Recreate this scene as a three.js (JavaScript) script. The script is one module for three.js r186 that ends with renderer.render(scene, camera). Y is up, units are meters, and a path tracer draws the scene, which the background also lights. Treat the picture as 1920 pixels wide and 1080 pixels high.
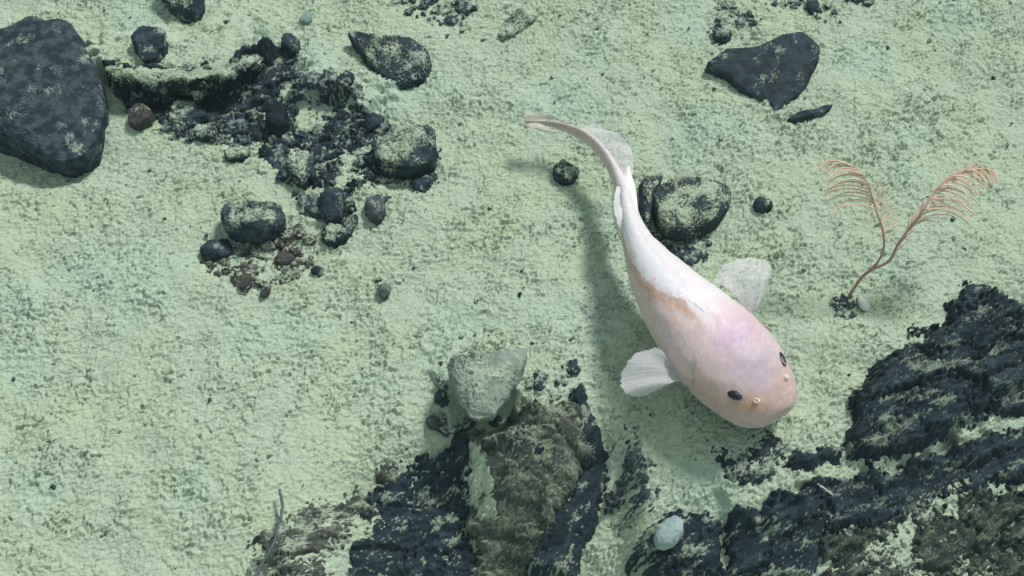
import * as THREE from 'three';
import { mergeGeometries } from 'three/addons/utils/BufferGeometryUtils.js';
import { createNoise2D, createNoise3D } from 'simplex-noise';

// ------------------------------------------------------------ camera, water light, lamp, exposure
const scene = new THREE.Scene();
const FOV = 25, PITCH = 58 * Math.PI / 180, DIST = 2.03;
const camera = new THREE.PerspectiveCamera(FOV, 16 / 9, 0.05, 200);
camera.position.set(0, DIST * Math.sin(PITCH), DIST * Math.cos(PITCH));
camera.lookAt(0, 0, 0);
camera.updateMatrixWorld();
const renderer = new THREE.WebGLRenderer({ antialias: true });
renderer.toneMapping = THREE.LinearToneMapping;
renderer.toneMappingExposure = 0.99;
renderer.shadowMap.enabled = true;

{ // the water all around: a plain dim blue-green, a little lighter overhead
  const w = 64, h = 32, d = new Float32Array(w * h * 4);
  for (let j = 0; j < h; j++) for (let i = 0; i < w; i++) {
    const up = j / (h - 1), k = 0.12 + 0.60 * up * up;
    d.set([k * 0.80, k * 0.98, k * 1.0, 1], (j * w + i) * 4);
  }
  const t = new THREE.DataTexture(d, w, h, THREE.RGBAFormat, THREE.FloatType);
  t.mapping = THREE.EquirectangularReflectionMapping; t.magFilter = THREE.LinearFilter; t.needsUpdate = true;
  scene.background = t; scene.environment = t;
}
const lamp = new THREE.DirectionalLight(new THREE.Color(1, 0.975, 0.94), 3.3);
lamp.position.set(0.48 * 4, 0.95 * 4, -0.54 * 4);
lamp.castShadow = true; lamp.shadow.radius = 20; lamp.shadow.mapSize.set(4096, 4096);
Object.assign(lamp.shadow.camera, { left: -1.6, right: 1.6, top: 1.6, bottom: -1.6, near: 0.5, far: 9 });
scene.add(lamp, lamp.target);
scene.fog = new THREE.FogExp2(new THREE.Color(0.30, 0.46, 0.46), 0.010);   // silty sea water

// ------------------------------------------------------------ helpers
function mulberry(a) { return () => { a |= 0; a = a + 0x6D2B79F5 | 0; let t = Math.imul(a ^ a >>> 15, 1 | a); t = t + Math.imul(t ^ t >>> 7, 61 | t) ^ t; return ((t ^ t >>> 14) >>> 0) / 4294967296; }; }
const rnd = mulberry(77);
const n2 = createNoise2D(mulberry(11)), n2b = createNoise2D(mulberry(12)), n3 = createNoise3D(mulberry(13));
const fbm2 = (x, z, f, o = 4) => { let s = 0, a = 0.5; for (let i = 0; i < o; i++) { s += a * n2(x * f + i * 17.3, z * f - i * 9.1); f *= 2.03; a *= 0.5; } return s; };
const fbm3 = (x, y, z, f, o = 4) => { let s = 0, a = 0.5; for (let i = 0; i < o; i++) { s += a * n3(x * f + i * 7.7, y * f, z * f - i * 3.1); f *= 2.03; a *= 0.5; } return s; };
const clamp = (v, a = 0, b = 1) => Math.min(b, Math.max(a, v));
const sst = (a, b, v) => { const t = clamp((v - a) / (b - a)); return t * t * (3 - 2 * t); };
const mix = (a, b, t) => a + (b - a) * t;
const mix3 = (a, b, t) => [mix(a[0], b[0], t), mix(a[1], b[1], t), mix(a[2], b[2], t)];

// a point of the photograph (1920 x 1080) to the place in the scene at height y
const TV = Math.tan(FOV * Math.PI / 360), TH = TV * 16 / 9;
function at(px, py, y = 0) {
  const u = (px - 960) / 960 * TH, v = (540 - py) / 540 * TV, s = Math.sin(PITCH), c = Math.cos(PITCH);
  const d = new THREE.Vector3(u, -s + v * c, -c - v * s);
  const t = (y - camera.position.y) / d.y;
  return new THREE.Vector3(d.x * t, y, camera.position.z + d.z * t);
}
function toPx(p) { const q = p.clone().project(camera); return [(q.x + 1) * 960, (1 - q.y) * 540]; }
const PX = 2 * DIST * TH / 1920;          // metres a pixel covers in the middle of the frame

function segDist(px, pz, a, b) {
  const dx = b[0] - a[0], dz = b[1] - a[1], t = clamp(((px - a[0]) * dx + (pz - a[1]) * dz) / (dx * dx + dz * dz));
  const ex = px - a[0] - t * dx, ez = pz - a[1] - t * dz;
  return [Math.hypot(ex, ez), dx * (pz - a[1]) - dz * (px - a[0]), t];
}
function polySD(poly, x, z) {              // positive inside
  let d = 1e9, inside = false;
  for (let i = 0, j = poly.length - 1; i < poly.length; j = i++) {
    const a = poly[j], b = poly[i];
    d = Math.min(d, segDist(x, z, a, b)[0]);
    if ((b[1] > z) !== (a[1] > z) && x < (a[0] - b[0]) * (z - b[1]) / (a[1] - b[1]) + b[0]) inside = !inside;
  }
  return inside ? d : -d;
}
const groundPoly = (pts, y = 0) => pts.map(([px, py]) => { const p = at(px, py, y); return [p.x, p.z]; });

function atG(px, py, up = 0) { let p = at(px, py, up); for (let i = 0; i < 7; i++) p = at(px, py, mix(p.y, G(p.x, p.z) + up, 0.8)); return p; }
const footprint = (pts) => pts.map(([px, py]) => { const p = atG(px, py); return [p.x, p.z]; });
const names = {};
function numbered(n) { if (!(n in names)) { names[n] = 0; return n; } return n + '_' + String(++names[n]).padStart(3, '0'); }
function tag(o, label, category, group, kind) { o.userData.label = label; o.userData.category = category; if (group) o.userData.group = group; if (kind) o.userData.kind = kind; return o; }
function mesh(name, geo, mat, parent = scene) {
  const m = new THREE.Mesh(geo, mat); m.name = parent === scene ? numbered(name) : name; m.castShadow = m.receiveShadow = true; parent.add(m); return m;
}
function group(name, label, category, pos = [0, 0, 0], grp) { const g = new THREE.Group(); g.name = numbered(name); g.position.set(...pos); scene.add(g); return tag(g, label, category, grp); }
function geo(pos, idx, col, uv) {
  const g = new THREE.BufferGeometry();
  g.setAttribute('position', new THREE.BufferAttribute(pos instanceof Float32Array ? pos : new Float32Array(pos), 3));
  if (col) g.setAttribute('color', new THREE.BufferAttribute(col instanceof Float32Array ? col : new Float32Array(col), 3));
  if (uv) g.setAttribute('uv', new THREE.BufferAttribute(new Float32Array(uv), 2));
  g.setIndex(idx.length > 65000 || pos.length > 190000 ? new THREE.BufferAttribute(new Uint32Array(idx), 1) : idx);
  g.computeVertexNormals(); return g;
}

// ------------------------------------------------------------ materials
const SED = [0.408, 0.495, 0.370], SED2 = [0.415, 0.495, 0.350], SED3 = [0.395, 0.50, 0.395], GRIT = [0.11, 0.15, 0.115];
const BAS = [0.017, 0.030, 0.041], BAS2 = [0.040, 0.062, 0.078], BAS3 = [0.007, 0.012, 0.016];
const sedMat = new THREE.MeshPhysicalMaterial({ vertexColors: true, roughness: 1, specularIntensity: 0.2 });
const rockMat = new THREE.MeshPhysicalMaterial({ vertexColors: true, roughness: 0.8, specularIntensity: 0.35 });
{ // fine mineral grain on the rocks, in metres of surface
  const N = 256, d = new Uint8Array(N * N * 4);
  for (let j = 0; j < N; j++) for (let i = 0; i < N; i++) {
    const a = i / N * Math.PI * 2, b = j / N * Math.PI * 2;
    const v = n3(Math.cos(a) * 6 + 3, Math.sin(a) * 6, Math.cos(b) * 6 + Math.sin(b) * 3) * 0.5 + rnd() * 0.5;
    const k = clamp(128 + v * 110, 0, 255); d.set([k, k, k, 255], (j * N + i) * 4);
  }
  const t = new THREE.DataTexture(d, N, N); t.wrapS = t.wrapT = THREE.RepeatWrapping; t.magFilter = THREE.LinearFilter; t.needsUpdate = true;
  rockMat.bumpMap = t; rockMat.bumpScale = 0.0012;
  const t2 = t.clone(); t2.needsUpdate = true; sedMat.bumpMap = t2; sedMat.bumpScale = 0.0016;
}
const UVM = 1 / 0.11;

// ------------------------------------------------------------ the seabed
const ledges = [
  // polyline (lower lip, left to right in the picture), height, front width, length of the slope behind
  [[[150, 70], [190, 140], [240, 160], [300, 166], [380, 168], [440, 150], [490, 118], [560, 88]], 0.050, 0.012, 0.13],
  [[[540, 175], [600, 180], [660, 185], [700, 215]], 0.022, 0.012, 0.09],
  [[[1360, 985], [1440, 940], [1540, 890], [1640, 860], [1780, 800], [1925, 755]], 0.02, 0.03, 0.13],
  [[[830, 800], [870, 790], [905, 800], [950, 780], [990, 720]], 0.03, 0.014, 0.10],
].map(([p, h, w, b]) => ({ p: groundPoly(p), h, w, b }));
const dips = [ // px, py, radius px x / y, depth
  [800, 1010, 150, 130, -0.085], [908, 778, 62, 34, -0.055], [460, 480, 90, 45, -0.016], [350, 190, 150, 22, -0.02],
  [1255, 440, 90, 40, -0.012], [95, 300, 120, 45, -0.018], [1130, 960, 55, 170, -0.045], [760, 330, 70, 30, -0.015],
  [540, 230, 160, 90, -0.015], [1600, 640, 90, 40, 0.012], [1010, 800, 80, 150, 0.012], [1300, 640, 200, 200, -0.006],
].map(([px, py, rx, ry, d]) => { const p = at(px, py); return { x: p.x, z: p.z, rx: rx * PX, rz: ry * PX / 0.85, d }; });
const brink = groundPoly([[480, 1200], [600, 1000], [720, 890], [850, 820], [1000, 770], [1140, 800], [1300, 850], [1440, 830], [1600, 700], [1700, 600], [1800, 520], [2100, 420], [2300, 400], [2300, 1500], [480, 1500]]);
function slope(x, z) { if (z < -0.25 || x < -0.6 || x > 1.3 || z > 1) return 0; const s = polySD(brink, x, z); return -0.46 * (s > 0.05 ? s - 0.025 : s > 0 ? s * s * 10 : 0) * sst(0.02, -0.0, s - 0.33) - 0.46 * 0.3 * sst(0, 0.02, s - 0.33); }
function G(x, z) {                          // the broad shape of the bottom
  let y = 0.015 * fbm2(x + 3.1, z, 1.7, 3) + 0.008 * fbm2(x, z + 5, 7, 2);
  for (const d of dips) { const q = ((x - d.x) / d.rx) ** 2 + ((z - d.z) / d.rz) ** 2; if (q < 6) y += d.d * Math.exp(-q * q * 0.7); }
  const wx = x + 0.02 * n2(x * 22, z * 22), wz = z + 0.014 * n2b(x * 26, z * 26);
  for (const L of ledges) {
    let best = 1e9, side = 0, k = 0, tt = 0;
    for (let i = 0; i + 1 < L.p.length; i++) { const [d, s, t] = segDist(wx, wz, L.p[i], L.p[i + 1]); if (d < best) { best = d; side = s; k = i; tt = t; } }
    if (best > 0.4) continue;
    const along = (k + tt) / (L.p.length - 1), s = side < 0 ? best : -best;
    const ends = sst(0, 0.12, along) * sst(1, 0.86, along);
    y += L.h * ends * sst(-L.w, L.w * 0.25, s) * Math.exp(-((Math.max(s, 0) / L.b) ** 2));
  }
  const far = Math.max(0, Math.hypot(x, z) - 1.2);
  return y + slope(x, z) + far * 0.10 * fbm2(x, z, 0.5, 3);
}
function micro(x, z) {                      // floc: crumbs, lumps and little pits
  const rag = sst(-0.7, 0.8, 0.8 * fbm2(x + 9, z - 4, 3.6, 3) + 0.9 * fbm2(x - 3, z + 1, 13, 3));
  const r = x * 0.97 - z * 0.22, t = z * 0.97 + x * 0.22, sx = r + 0.007 * n2b(x * 48, z * 48), sz = (t + 0.006 * n2(x * 44 + 5, z * 44)) * 1.4;
  const a = 1 - Math.abs(n2(sx * 42, sz * 42)), b = 1 - Math.abs(n2b(sx * 90, sz * 90 + 4)), c = n2(sx * 180, sz * 180);
  const lim = 0.74 - 0.26 * rag;
  const pit = 0.8 * sst(lim, lim + 0.30, n2b(sx * 26 + 7, sz * 58) * 0.6 + 0.55 * n2(sx * 58, sz * 125)) + sst(lim - 0.04, lim + 0.25, n2(sx * 46 - 3, sz * 105) * 0.75 + 0.35 * n2b(sx * 110, sz * 190)) + 0.6 * sst(lim + 0.02, lim + 0.3, n2(sx * 95 - 8, sz * 190));
  const lump = 1 - Math.abs(n2b(sx * 24 + 30, t * 30)); 
  return (0.5 + 0.6 * rag) * (0.0050 * a * a + 0.0036 * b + 0.0014 * c + 0.0035 * lump) - (0.0050 + 0.0026 * rag) * pit - 0.006;
}
function sedColor(x, z) {
  let c = mix3(SED, SED2, sst(-0.2, 0.5, fbm2(x, z, 6, 3)));
  c = mix3(c, SED3, sst(0, 0.6, fbm2(x + 4, z + 8, 3, 2)));
  const v = 1 + 0.10 * n2(x * 160, z * 260) + 0.08 * n2b(x * 330, z * 480);
  const g = sst(0.58, 0.80, n2b(x * 48 - z * 15, z * 175 + x * 30) * 0.75 + n2(x * 120, z * 340) * 0.4 + 0.2 * fbm2(x - 2, z + 2, 5, 2)) * 0.5;
  return mix3([c[0] * v, c[1] * v, c[2] * v], GRIT, g);
}
{
  const NX = 1060, NZ = 720, hx = 0.97, z0 = -0.68, z1 = 0.52, out = 26;
  const ax = [], az = [];
  const build = (arr, n, a, b, far) => { const ext = []; let s = (b - a) / n, p = 0; for (let i = 0; i < out; i++) { s *= 1.32; p += s; ext.push(p); }
    for (let i = out - 1; i >= 0; i--) arr.push(a - ext[i]); for (let i = 0; i <= n; i++) arr.push(a + (b - a) * i / n); for (let i = 0; i < out; i++) arr.push(b + ext[i]); };
  build(ax, NX, -hx, hx); build(az, NZ, z0, z1);
  const W = ax.length, H = az.length, pos = new Float32Array(W * H * 3), col = new Float32Array(W * H * 3), uv = new Float32Array(W * H * 2);
  for (let j = 0; j < H; j++) for (let i = 0; i < W; i++) {
    const x = ax[i], z = az[j], k = j * W + i, inn = Math.abs(x) < 1.05 && z > -0.76 && z < 0.6;
    pos[k * 3] = x; pos[k * 3 + 2] = z; pos[k * 3 + 1] = G(x, z) + (inn ? micro(x, z) : 0);
    uv[k * 2] = x * UVM; uv[k * 2 + 1] = z * UVM;
    const c = sedColor(x, z);
    col[k * 3] = c[0]; col[k * 3 + 1] = c[1]; col[k * 3 + 2] = c[2];
  }
  const idx = new Uint32Array((W - 1) * (H - 1) * 6); let q = 0;
  for (let j = 0; j + 1 < H; j++) for (let i = 0; i + 1 < W; i++) { const a = j * W + i; idx[q++] = a; idx[q++] = a + W; idx[q++] = a + 1; idx[q++] = a + 1; idx[q++] = a + W; idx[q++] = a + W + 1; }
  const g = geo(pos, idx, col); g.setAttribute('uv', new THREE.BufferAttribute(uv, 2));
  const m = mesh('seabed', g, sedMat); m.userData.kind = 'structure';
  tag(m, 'pale green clumpy sediment covering the sea floor', 'seabed');
}

// ------------------------------------------------------------ rock that breaks through the sediment
// a patch of bedrock with a ragged outline, standing H above the sediment
function cells(u, w, f, seed) {             // broken blocks: [level and tilt of the block, nearness of the joint]
  const X = u * f, Y = w * f, ix = Math.floor(X), iy = Math.floor(Y); let d1 = 9, d2 = 9, b = null;
  const h = (i, j, k) => { let t = Math.imul(i, 374761393) ^ Math.imul(j, 668265263) ^ Math.imul(k + Math.floor(seed * 10), 2147483647 ^ 1274126177); t = Math.imul(t ^ t >>> 13, 1274126177); return ((t ^ t >>> 16) >>> 0) / 4294967296; };
  for (let i = ix - 1; i <= ix + 1; i++) for (let j = iy - 1; j <= iy + 1; j++) { const px = i + h(i, j, 1), py = j + h(i, j, 2), d = Math.hypot(px - X, py - Y); if (d < d1) { d2 = d1; d1 = d; b = [i, j, X - px, Y - py]; } else if (d < d2) d2 = d; }
  return [(h(b[0], b[1], 3) - 0.5) + b[2] * (h(b[0], b[1], 4) - 0.5) * 1.3 + b[3] * (h(b[0], b[1], 5) - 0.35) * 1.6, d2 - d1];
}
function patch(name, pts, o, parent = scene) {
  const { H = 0.02, edge = 0.012, rough = 0.008, ragged = 0.018, dust = 0.15, step = 0.0021, dir = -0.45, seed = 0, c1 = BAS, c2 = BAS2, sed = SED, tilt = [0, 0], stretch = 2.2, fine = 1, offset = -0.002, block = 1 } = o;
  const poly = o.flat ? groundPoly(pts) : footprint(pts), xs = poly.map(p => p[0]), zs = poly.map(p => p[1]), m = 0.05;
  const x0 = Math.min(...xs) - m, x1 = Math.max(...xs) + m, z0 = Math.min(...zs) - m, z1 = Math.max(...zs) + m;
  const W = Math.ceil((x1 - x0) / step), D = Math.ceil((z1 - z0) / step), id = new Int32Array(W * D).fill(-1), pos = [], col = [], uv = [], idx = [];
  const ca = Math.cos(dir), sa = Math.sin(dir), cx = (x0 + x1) / 2, cz = (z0 + z1) / 2, mask = [];
  for (let j = 0; j < D; j++) for (let i = 0; i < W; i++) {
    const x = x0 + i * step, z = z0 + j * step;
    let sd = polySD(poly, x, z); if (sd < -0.045) continue;
    sd += ragged * (fbm2(x + seed, z - seed, 14, 3) * 1.5 + 0.35 * n2b(x * 90, z * 90 + seed));
    if (sd < -0.03) continue;
    const u = (x * ca + z * sa) / stretch, w = -x * sa + z * ca;
    const T = 3.2 * fbm2(u + seed, w - seed, 11, 3) + 0.9 * fbm2(u * 1.5 - seed, w * 2, 34, 2), fl = Math.floor(T), fr = T - fl, terr = (fl + sst(0.62, 0.98, fr)) * 0.55;
    const strata = Math.abs(fbm2(u + seed, w, 30, 3)) * 2 - 0.4;
    let h = mix(-0.026, H, sst(-edge, edge, sd)) + (x - cx) * tilt[0] + (z - cz) * tilt[1];
    const jx = 0.006 * n2(x * 55, z * 55), k1 = cells(u * 1.2 + jx, w + jx, 19, seed), k2 = cells(u * 1.2 - jx, w + jx * 0.7, 52, seed + 3);
    const joint = sst(0.10, 0.02, k1[1]) + 0.5 * sst(0.14, 0.03, k2[1]);
    h += rough * (1.1 * k1[0] + 0.5 * k2[0] - 0.45 * joint) * block;
    h += rough * (1 - 0.55 * block) * (terr + 0.5 * strata + 0.5 * fbm2(u, w - seed, 75, 2)) + fine * (0.0013 * (1 - Math.abs(n2b(u * 170, w * 150))) + 0.0009 * n2(x * 300, z * 300));
    id[j * W + i] = pos.length / 3; pos.push(x, G(x, z) + h + offset, z); uv.push(x * UVM * 1.3, z * UVM * 1.3);
    // sediment caught on it: flecks and drifts
    const flow = fbm2(u * 1.5 + 3 * seed, w * 1.2, 24, 5), spk = n2(x * 240, z * 290) * 0.45 + n2b(x * 430, z * 470) * 0.55;
    const f = Math.max(sst(0.5 - dust, 0.58 - dust, flow * 1.0 - terr * 0.22 + 0.35 * sst(0.25, 0.0, Math.abs(fr - 0.5)) + 0.42 * spk), 0.75 * sst(0.60 - dust * 0.7, 0.74 - dust * 0.7, spk + 0.3 * fbm2(x + seed, z, 9, 2)));
    let c = mix3(c1, c2, sst(-0.2, 0.6, fbm2(u, w + seed, 45, 3)));
    if (spk < -0.25) c = mix3(c, BAS3, 0.5);
    const k = 0.8 + 0.3 * n2(x * 250, z * 250);
    c = mix3(c, dust > 1 ? sedColor(x, z) : [sed[0] * k, sed[1] * k, sed[2] * k], dust > 1 ? f : f * 0.8);
    if (dust > 1) pos[pos.length - 2] += micro(x, z);
    if (f > 0.4) pos[pos.length - 2] += 0.0015;
    col.push(...c);
  }
  for (let j = 0; j + 1 < D; j++) for (let i = 0; i + 1 < W; i++) {
    const a = id[j * W + i], b = id[j * W + i + 1], c = id[(j + 1) * W + i], d = id[(j + 1) * W + i + 1];
    if (a < 0 || b < 0 || c < 0 || d < 0) continue; idx.push(a, c, b, b, c, d);
  }
  return mesh(name, geo(pos, idx, col, uv), rockMat, parent);
}

// a closed stone whose widest outline is the given polygon, at height e above the bottom
function stone(name, label, pts, o = {}, parent = scene) {
  let { e = 0.012, up = 0.03, dn = 0.03, seed = rnd() * 50, bumps = 0.15, facets = 7, dust = 0.0, tilt = [0, 0], c1 = BAS, c2 = BAS2, category = 'rock', grp, box = 2.7, fleck = 0.12, res = 0.0021, sed = SED, clean = false, drape = false, sharp = false } = o;
  if (e > 0.006 && !clean && !drape) { e *= 0.6; dn += 0.02; }
  const mx = pts.reduce((s, p) => s + p[0], 0) / pts.length, my = pts.reduce((s, p) => s + p[1], 0) / pts.length;
  const c0 = atG(mx, my), gy = G(c0.x, c0.z), c = at(mx, my, gy + e), poly = groundPoly(pts, gy + e);
  const perim = poly.reduce((s, p, i) => s + Math.hypot(p[0] - poly[(i + 1) % poly.length][0], p[1] - poly[(i + 1) % poly.length][1]), 0);
  const NT = clamp(Math.round(perim / res), 20, 260), NV = 0;
  let R = [];
  for (let i = 0; i < NT; i++) {
    const a = i / NT * Math.PI * 2, dx = Math.cos(a), dz = Math.sin(a); let best = 0.004;
    for (let k = 0; k < poly.length; k++) {
      const p = poly[k], q = poly[(k + 1) % poly.length], ex = q[0] - p[0], ez = q[1] - p[1], den = dx * ez - dz * ex;
      if (Math.abs(den) < 1e-12) continue;
      const t = ((p[0] - c.x) * ez - (p[1] - c.z) * ex) / den, s = ((p[0] - c.x) * dz - (p[1] - c.z) * dx) / den;
      if (t > 0 && s >= 0 && s <= 1) best = Math.max(best, t);
    }
    R.push(best);
  }
  const sm = sharp ? 1 : Math.max(1, Math.round(NT / 60));
  R = R.map((_, i) => { let s = 0; for (let k = -sm; k <= sm; k++) s += R[(i + k + NT) % NT]; return s / (2 * sm + 1); });
  const rr = mulberry(Math.floor(seed * 1000) + 5), planes = [], size = Math.max(...R);
  for (let i = 0; i < facets; i++) { const a = rr() * 6.283, el = 0.25 + rr() * 1.0; planes.push([new THREE.Vector3(Math.cos(a) * Math.cos(el), Math.sin(el), Math.sin(a) * Math.cos(el)), 0.5 + rr() * 0.3]); }
  const nf = clamp(Math.round(perim / res / 4), 10, 120), cube = new THREE.BoxGeometry(2, 2, 2, nf, nf, nf), key = new Map(), remap = [], pos = [], idx = [];
  const cp = cube.attributes.position, ne = box;
  for (let q = 0; q < cp.count; q++) {
    const X = cp.getX(q), Y = cp.getY(q), Z = cp.getZ(q), kk = Math.round(X * 1e4) + ',' + Math.round(Y * 1e4) + ',' + Math.round(Z * 1e4);
    if (key.has(kk)) { remap[q] = key.get(kk); continue; }
    key.set(kk, pos.length / 3); remap[q] = pos.length / 3;
    const d = new THREE.Vector3(Math.tan(X * 0.7854), Math.tan(Y * 0.7854), Math.tan(Z * 0.7854)).normalize(), sv = Math.hypot(d.x, d.z);
    const f = Math.pow(Math.pow(sv, ne) + Math.pow(Math.abs(d.y), ne), -1 / ne), a = (Math.atan2(d.z, d.x) / 6.28318530718 + 1) % 1 * NT, ia = Math.floor(a) % NT, Ra = mix(R[ia], R[(ia + 1) % NT], a - Math.floor(a));
    const rho = sv * f, p = new THREE.Vector3(sv > 1e-6 ? d.x / sv * Ra * rho : 0, (d.y > 0 ? up : dn) * d.y * f, sv > 1e-6 ? d.z / sv * Ra * rho : 0);
    for (const [n, dd] of planes) { // flat broken faces
      const w = p.x * n.x / size + p.y * n.y / up + p.z * n.z / size;
      if (w > dd + 0.1 && p.y > 0) { const cut = (w - dd - 0.1) * 0.85; p.y -= cut * up * n.y; p.x -= cut * size * n.x * 0.5; p.z -= cut * size * n.z * 0.5; }
    }
    const F = 1 / size, nz = fbm3(p.x + seed, p.y, p.z, 0.9 * F, 2), rg = 0.5 - Math.abs(n3(p.x * 1.9 * F + seed, p.y * 1.9 * F, p.z * 1.9 * F)), rg2 = 0.5 - Math.abs(n3(p.x * 4.6 * F, p.y * 4.6 * F + seed, p.z * 4.6 * F));
    p.multiplyScalar(1 + bumps * (nz + 0.55 * rg + 0.3 * rg2));
    const am = Math.min(1, size / 0.03);
    p.y += p.x * tilt[0] + p.z * tilt[1];
    const m1 = am * (0.0016 * (0.5 - Math.abs(n3(p.x * 110, p.y * 110 + seed, p.z * 110))) + 0.0008 * n3(p.x * 260, p.y * 260 + seed, p.z * 260));
    if (drape) p.y += G(p.x + c.x, p.z + c.z - 0.035) - gy;
    p.addScaledVector(d, m1); pos.push(p.x, p.y, p.z);
  }
  for (let q = 0; q < cube.index.count; q++) idx.push(remap[cube.index.getX(q)]);
  let g = geo(pos, idx); const N = g.attributes.normal, col = [], uv = [];
  for (let i = 0; i < pos.length / 3; i++) {
    const x = pos[i * 3], y = pos[i * 3 + 1], z = pos[i * 3 + 2], X = x + c.x, Z = z + c.z;
    const ny = N.getY(i), fl = fbm3(x + seed, y, z, 20, 4), spk = n3(x * 250, y * 250, z * 250 + seed) * 0.45 + n3(x * 470, y * 470, z * 470) * 0.55;
    let cc = mix3(c1, c2, sst(-0.35, 0.4, fbm3(x, y + seed, z, 40, 3)));
    if (spk < -0.3) cc = mix3(cc, BAS3, clean ? 0.12 : 0.45);
    const lay = sst(0.57 - dust * 0.5, 0.73 - dust * 0.5, ny * 0.55 + fl * 0.7 + spk * 0.42 - 0.05 + (ny < (drape ? -0.2 : 0.2) ? -0.6 : 0));
    const f = Math.max(dust > 0 ? lay : 0, 0.7 * sst(0.60 - fleck, 0.74 - fleck, spk * 0.62 + fl * 1.15) * (ny > 0 ? 1 : 0));
    const k = 0.88 + 0.2 * n3(x * 200, y * 200, z * 200);
    cc = mix3(cc, lay > f * 0.9 && sed === SED ? sedColor(X, Z) : [sed[0] * k, sed[1] * k, sed[2] * k], f * 0.9);
    if (lay > 0.4 && dust > 0) pos[i * 3 + 1] += 0.004 + micro(X, Z) * 0.9;
    col.push(...cc); uv.push((x + y * 0.4) * UVM * 1.3, (z + y * 0.7) * UVM * 1.3);
  }
  g = geo(pos, idx, col, uv);
  const m = mesh(name, g, rockMat, parent); m.position.copy(c);
  if (parent === scene) tag(m, label, category, grp);
  return m;
}
// an oval outline round a pixel
const oval = (px, py, rx, ry, rot = 0, wob = 0.14, n = 14) => { const s = rnd() * 99; return Array.from({ length: n }, (_, i) => { const a = i / n * 6.283, k = 1 + wob * n2(Math.cos(a) * 1.3 + s, Math.sin(a) * 1.3); const x = Math.cos(a) * rx * k, y = Math.sin(a) * ry * k; return [px + x * Math.cos(rot) - y * Math.sin(rot), py + x * Math.sin(rot) + y * Math.cos(rot)]; }); };

// small broken stones nobody could count, joined into one mesh per heap
function rubble(name, label, pts, count, [rmin, rmax], o = {}) {
  const poly = footprint(pts), xs = poly.map(p => p[0]), zs = poly.map(p => p[1]), list = [], r = mulberry(o.seed || 5);
  const x0 = Math.min(...xs), x1 = Math.max(...xs), z0 = Math.min(...zs), z1 = Math.max(...zs);
  let guard = 0;
  while (list.length < count && guard++ < count * 60) {
    const x = mix(x0, x1, r()), z = mix(z0, z1, r()); if (polySD(poly, x, z) < 0) continue;
    if (o.clump && n2(x * o.clump, z * o.clump) < 0.1 + 0.4 * (r() - 0.5)) continue;
    const s = mix(rmin, rmax, Math.pow(r(), 2.2)) * PX, g = new THREE.IcosahedronGeometry(s, s > 0.007 ? 2 : 1), p = g.attributes.position, col = [], sd = r() * 100;
    const ax = 0.7 + r() * 0.7, ay = 0.5 + r() * 0.4, az = 0.6 + r() * 0.5, ro = r() * 6.28, cs = Math.cos(ro), sn = Math.sin(ro), lum = 0.7 + r() * 0.9, sedk = r();
    for (let i = 0; i < p.count; i++) {
      let X = p.getX(i), Y = p.getY(i), Z = p.getZ(i); const k = 1 + 0.45 * n3(X / s * 0.9 + sd, Y / s * 0.9, Z / s * 0.9) + 0.25 * n3(X / s * 2.5 + sd, Y / s * 2.5, Z / s * 2.5);
      const f = sst(0.5, 0.65, Y / s * 0.5 + 0.5 * n3(X * 160 + sd, Y * 160, Z * 160) + sedk * 0.5 - 0.15);
      X *= k * ax; Y *= k * ay; Z *= k * az; p.setXYZ(i, X * cs - Z * sn, Y, X * sn + Z * cs);
      const c = mix3(mix3(o.c1 || BAS, o.c2 || BAS2, 0.5 + 0.5 * n3(X * 90, Y * 90 + sd, Z * 90)).map(v => v * lum), SED, f * (o.dust ?? 0.8)); col.push(...c);
    }
    g.setAttribute('color', new THREE.Float32BufferAttribute(col, 3)); g.deleteAttribute('uv'); g.deleteAttribute('normal');
    g.translate(x, G(x, z) + s * ay * (0.1 + r() * 0.3), z); list.push(g);
  }
  const g = mergeGeometries(list); g.computeVertexNormals();
  const p = g.attributes.position, uv = new Float32Array(p.count * 2); for (let i = 0; i < p.count; i++) { uv[2 * i] = (p.getX(i) + p.getY(i) * .5) * UVM; uv[2 * i + 1] = (p.getZ(i) + p.getY(i) * .7) * UVM; }
  g.setAttribute('uv', new THREE.BufferAttribute(uv, 2));
  return tag(mesh(name, g, rockMat), label, 'rubble', null, 'stuff');
}

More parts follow.
